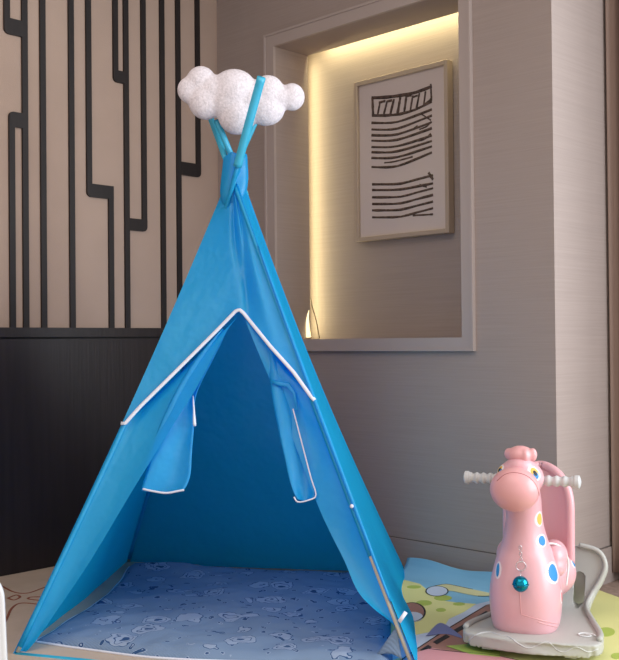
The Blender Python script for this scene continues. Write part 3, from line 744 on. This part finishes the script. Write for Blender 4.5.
# direction from the side/front towards the surface
FRn = Vector((0.37, 1, 0))    # looking from the camera side, in giraffe space
def camside(px_, py_, dist=2.2):
    """start point + direction of a sighting expressed in giraffe space"""
    Mi = (Matrix.Translation(giraffe.location) @ Matrix.Rotation(giraffe.rotation_euler.z, 4, 'Z')).inverted()
    a = Mi @ at(px_, py_, dist); b_ = Mi @ at(px_, py_, dist+1); return a, (b_-a).normalized()
def spot(o, px_, py_, wpx, hpx, m_, name='spot', rot=0.0, lab=None, off=0.0012, d=None, parent=None):
    a, dd = camside(px_, py_); tree = bvh(o); h = tree.ray_cast(a, dd)
    if h[0] is None: print('spot miss', px_, py_); return
    nrm = h[1] if h[1].dot(dd) < 0 else -h[1]; dn = -(nrm*0.75 - dd*0.25).normalized()
    fo = max(0.45, abs(nrm.dot(Vector((dd.x, dd.y, 0)).normalized())))
    k = 2.85/FPX/2
    return decal(o, h[0]-dn*0.15, dn, wpx*k/fo, hpx*k, m_, name, rot, off, parent)
M_halo = mat('pale_spot_border', (0.80, 0.66, 0.68), 0.4)
for x, y, w, h_, mm_, lab in ((553.6, 572.7, 9, 19, 'spotblue', 'blue spot'), (542, 540.7, 6.5, 11, 'spotblue', 'blue spot'), (539.5, 519, 5, 13, 'spotyellow', 'yellow spot'), (573.5, 563.6, 3, 8, 'spotblue', 'blue spot'), (561.5, 597, 2.5, 12, 'spotred', 'red spot'), (498, 570, 3, 15, 'spotblue', 'blue spot')):
    hm = spot(body, x, y, w*1.35+1.5, h_*1.15+1.5, M_halo, 'spot_border', off=0.0009, rot=0.15)
    s_ = spot(body, x, y, w, h_, P[mm_], 'spot', off=0.0016, rot=0.15)
    if s_: s_['label'] = lab
# belly panel crease
for pts_ in ([(520, 592), (520.5, 603), (521, 613), (523, 615), (540, 620), (559, 624)], [(538, 622), (548, 625), (557, 627)]):
    tree = bvh(body); Q = []
    for q in catmull([Vector((x, y, 0)) for x, y in pts_], 40):
        a, dd = camside(q.x, q.y); h = tree.ray_cast(a, dd)
        if h[0] is not None: Q.append(h[0])
    if len(Q) > 3: link('panel_crease', tube(bmesh.new(), Q, 0.0014, 6), M_pink2, body)
# wave embossed along the front of the base
tree = bvh(base); Q = []
for q in catmull([Vector((x, y, 0)) for x, y in ((468, 641), (478, 634), (490, 632), (500, 635), (509, 637), (519, 644), (530, 648), (547, 642), (557, 650), (565, 652), (576, 647), (588, 652), (598, 649))], 90):
    a, dd = camside(q.x, q.y); h = tree.ray_cast(a, dd)
    if h[0] is not None: Q.append(h[0])
link('wave_emboss', tube(bmesh.new(), Q, 0.0018, 6), M_grip, base)
# thighs / leg rests
for sx in (-1, 1):
    bm = bmesh.new(); lx = 0.072 if sx > 0 else 0.056
    ball(bm, (sx*lx, 0.075, 0.250), (0.040, 0.070, 0.045), Matrix.Rotation(sx*0.15, 3, 'Z')); ball(bm, (sx*(lx+0.008), 0.05, 0.225), (0.032, 0.05, 0.035))
    o = link('leg_rest', blob(bm, 0.005, 6), M_pink, giraffe)
    if sx < 0: continue
    arc = catmull([Vector((sx*0.050, 0.015, 0.292)), Vector((sx*0.078, 0.035, 0.291)), Vector((sx*0.103, 0.055, 0.272)), Vector((sx*0.112, 0.065, 0.245)), Vector((sx*0.113, 0.07, 0.215)), Vector((sx*0.108, 0.06, 0.165))], 30)
    link('white_piping', tube(bmesh.new(), arc, 0.003, 8), M_white, o)
# head
HX = -0.003
bm = bmesh.new()
ball(bm, (HX-0.002, -0.045, 0.492), (0.069, 0.062, 0.056)); ball(bm, (HX, -0.06, 0.47), (0.052, 0.055, 0.045))
ball(bm, (HX, -0.02, 0.46), (0.048, 0.05, 0.05)); ball(bm, (HX+0.0, -0.05, 0.530), (0.042, 0.045, 0.024))
head = link('head', blob(bm, 0.0045, 6), M_pink, giraffe)
bm = bmesh.new(); ball(bm, (HX-0.004, -0.118, 0.468), (0.070, 0.058, 0.063), u=36, v=24); snout = link('snout', bm, M_pink2, head)
bm = bmesh.new()
ball(bm, (HX, -0.045, 0.558), (0.042, 0.034, 0.026)); ball(bm, (HX-0.034, -0.045, 0.560), (0.013, 0.016, 0.017)); ball(bm, (HX+0.036, -0.05, 0.560), (0.013, 0.014, 0.020)); ball(bm, (HX+0.018, -0.064, 0.556), (0.012, 0.016, 0.022))
ball(bm, (HX, -0.045, 0.568), (0.032, 0.028, 0.017))
link('crown_tuft', blob(bm, 0.0035, 3), M_pink2, head)
# mouth seam over the snout
tree = bvh(snout); Q = []
for q in catmull([Vector((497, 481, 0)), Vector((505, 474.5, 0)), Vector((515, 472.6, 0)), Vector((527, 476, 0)), Vector((536, 485, 0)), Vector((539, 496, 0)), Vector((538, 500, 0))], 40):
    a, dd = camside(q.x, q.y)
    tb_ = [bvh(o_).ray_cast(a, dd) for o_ in (snout, head)]
    tb_ = [h for h in tb_ if h[0] is not None]
    if tb_: Q.append(min(tb_, key=lambda h: h[3])[0])
link('mouth_seam', tube(bmesh.new(), Q, 0.0012, 6), M_crease, head)
for x, y, w, h_, r_ in ((534.5, 473.5, 11, 17, 0.35), (499.5, 470, 6, 13, -0.3)):
    e1 = spot(head, x, y, w, h_, P['eyewhite'], 'eye', off=0.0010, rot=r_)
    if e1:
        spot(head, x+0.3, y-0.5, w*0.62, h_*0.72, P['spotyellow'], 'iris', off=0.0018, rot=r_, parent=e1)
        spot(head, x+1.2, y+1.8, w*0.45, h_*0.45, P['spotblue'], 'iris', off=0.0024, rot=r_, parent=e1)
        spot(head, x+0.4, y, w*0.26, h_*0.36, P['black'], 'pupil', off=0.003, rot=r_, parent=e1)
spot(head, 541, 490, 4, 10, P['pink'], 'cheek')
# handlebar
HB = -0.016
bm = bmesh.new(); tube(bm, [Vector((HB-0.075, -0.015, 0.482)), Vector((HB+0.080, -0.015, 0.482))], 0.010, 14); hbar = link('handlebar', bm, M_grip, giraffe)
for sx, x0_, x1_ in ((-1, 0.062, 0.162), (1, 0.064, 0.180)):
    n = 60; pts_, rr = [], []
    for i in range(n):
        s = i/(n-1); pts_.append(Vector((HB+sx*(x0_+(x1_-x0_)*s), -0.015, 0.482)))
        r = 0.0145+0.0022*math.cos(s*2*math.pi*5)
        if s > 0.84: r = 0.0195*min(1, math.sqrt(max(0.02, (1-s)/0.05)))
        if s < 0.06: r = 0.016
        rr.append(r)
    g_ = link('grip', tube(bmesh.new(), pts_, rr, 20), M_grip, hbar)
# seat and backrest
bm = bmesh.new(); ball(bm, (0, 0.15, 0.245), (0.075, 0.095, 0.030)); link('seat', blob(bm, 0.005, 4), M_pink2, giraffe)
rows = []; zt = 0.492
for j in range(33):
    r = []; v = j/32; z = 0.20+(zt-0.20)*math.sin(v*math.pi/2)**1.0
    w = 0.098*math.sqrt(max(0.0, 1-(max(0, (z-0.36))/(zt-0.36))**2.4)); w = max(w, 0.006)
    for i in range(25):
        s = 2*i/24-1; r.append(Vector((w*s + 0.004, 0.262+0.05*(z-0.2) - 0.055*(abs(s)**2.2)*(w/0.098), z)))
    rows.append(r)
br = bake(grid(rows), [('SOLIDIFY', dict(thickness=0.016, offset=0)), ('SUBSURF', dict(levels=1, render_levels=1))])
bk = link('backrest', br, M_pink, giraffe)
L_ = [r[0] for r in rows]; R_ = [r[-1] for r in rows]
link('rim', tube(bmesh.new(), L_+list(reversed(R_)), 0.0135, 12), M_pink, bk)
# bell on its chain
Mi = Matrix.Translation(giraffe.location) @ Matrix.Rotation(giraffe.rotation_euler.z, 4, 'Z')
def chest(px_, py_, off):
    a, dd = camside(px_, py_); h = bvh(body).ray_cast(a, dd); return Mi @ (h[0]-dd*off)
bc = chest(520.6, 584, 0.026)
bell = thing('bell', 'shiny teal ball bell hanging on the pink giraffe chest', 'bell', bc)
bm = bmesh.new(); ball(bm, (0, 0, 0), 0.0225, u=28, v=20); sp = link('shell', bm, M_bell, bell)
link('equator_band', tube(bmesh.new(), [Vector((0.0226*math.cos(a), 0.0226*math.sin(a), -0.001)) for a in np.linspace(0, 2*math.pi, 33)], 0.0014, 6, cap=False), M_bell, bell)
bm = bmesh.new(); dv = (CAM-bc).normalized()
for k in (-1, 1): tube(bm, [dv*0.0215+Vector((0, 0, -0.008))-R0*0.010*k*-1, dv*0.0222+Vector((0, 0, -0.008))], 0.0016, 6)
link('sound_slot', bm, P['black'], bell)
cp = [chest(520.3, 548, 0.003), chest(520.8, 554, 0.004), chest(521, 560, 0.005)]
bm = bmesh.new()
for c in cp:
    tube(bm, [c-bc+R0*0.0035*math.cos(a)+Vector((0, 0, 0.007*math.sin(a))) for a in np.linspace(0, 2*math.pi, 15)], 0.0009, 6, cap=False)
rc = chest(521, 566, 0.006)-bc
tube(bm, [rc+R0*0.014*math.cos(a)+Vector((0, 0, 0.013*math.sin(a))) for a in np.linspace(0, 2*math.pi, 25)], 0.0011, 6, cap=False)
tube(bm, [rc+Vector((0, 0, -0.012)), Vector((0, 0, 0.022))], 0.0010, 6)
link('chain', bm, M_chain, bell)

# ================================================================== white toy edge at the far left
wp = at(7.5, 620, 2.25); 
tp = CAM + R0*(-0.681) + Fh*2.22; tp.z = 0
rings = []; zt = 0.392
tw = thing('plastic_panel', 'glossy white rounded plastic panel at the far left edge', 'panel', (tp.x-R0.x*0.13, tp.y-R0.y*0.13, 0), YAW-math.pi/2)
bm = bmesh.new()
out = [Vector((x, 0, z)) for x, z in ([(-0.13, 0.0)] + [(-0.13+0.06*(1-math.cos(a)), zt-0.06+0.06*math.sin(a)) for a in np.linspace(0, math.pi/2, 8)] + [(0.13-0.04*(1-math.sin(a)), zt-0.06+0.06*math.cos(a)) for a in np.linspace(0, math.pi/2, 10)] + [(0.135, 0.2), (0.14, 0.0)])]
bm = prism([(p.x, p.z) for p in out], 'y', -0.02, 0.02)
bmesh.ops.bevel(bm, geom=[e for e in bm.edges if abs(e.verts[0].co.y-e.verts[1].co.y) < 1e-4], offset=0.014, segments=4, affect='EDGES')
link('panel_body', bm, M_white, tw)
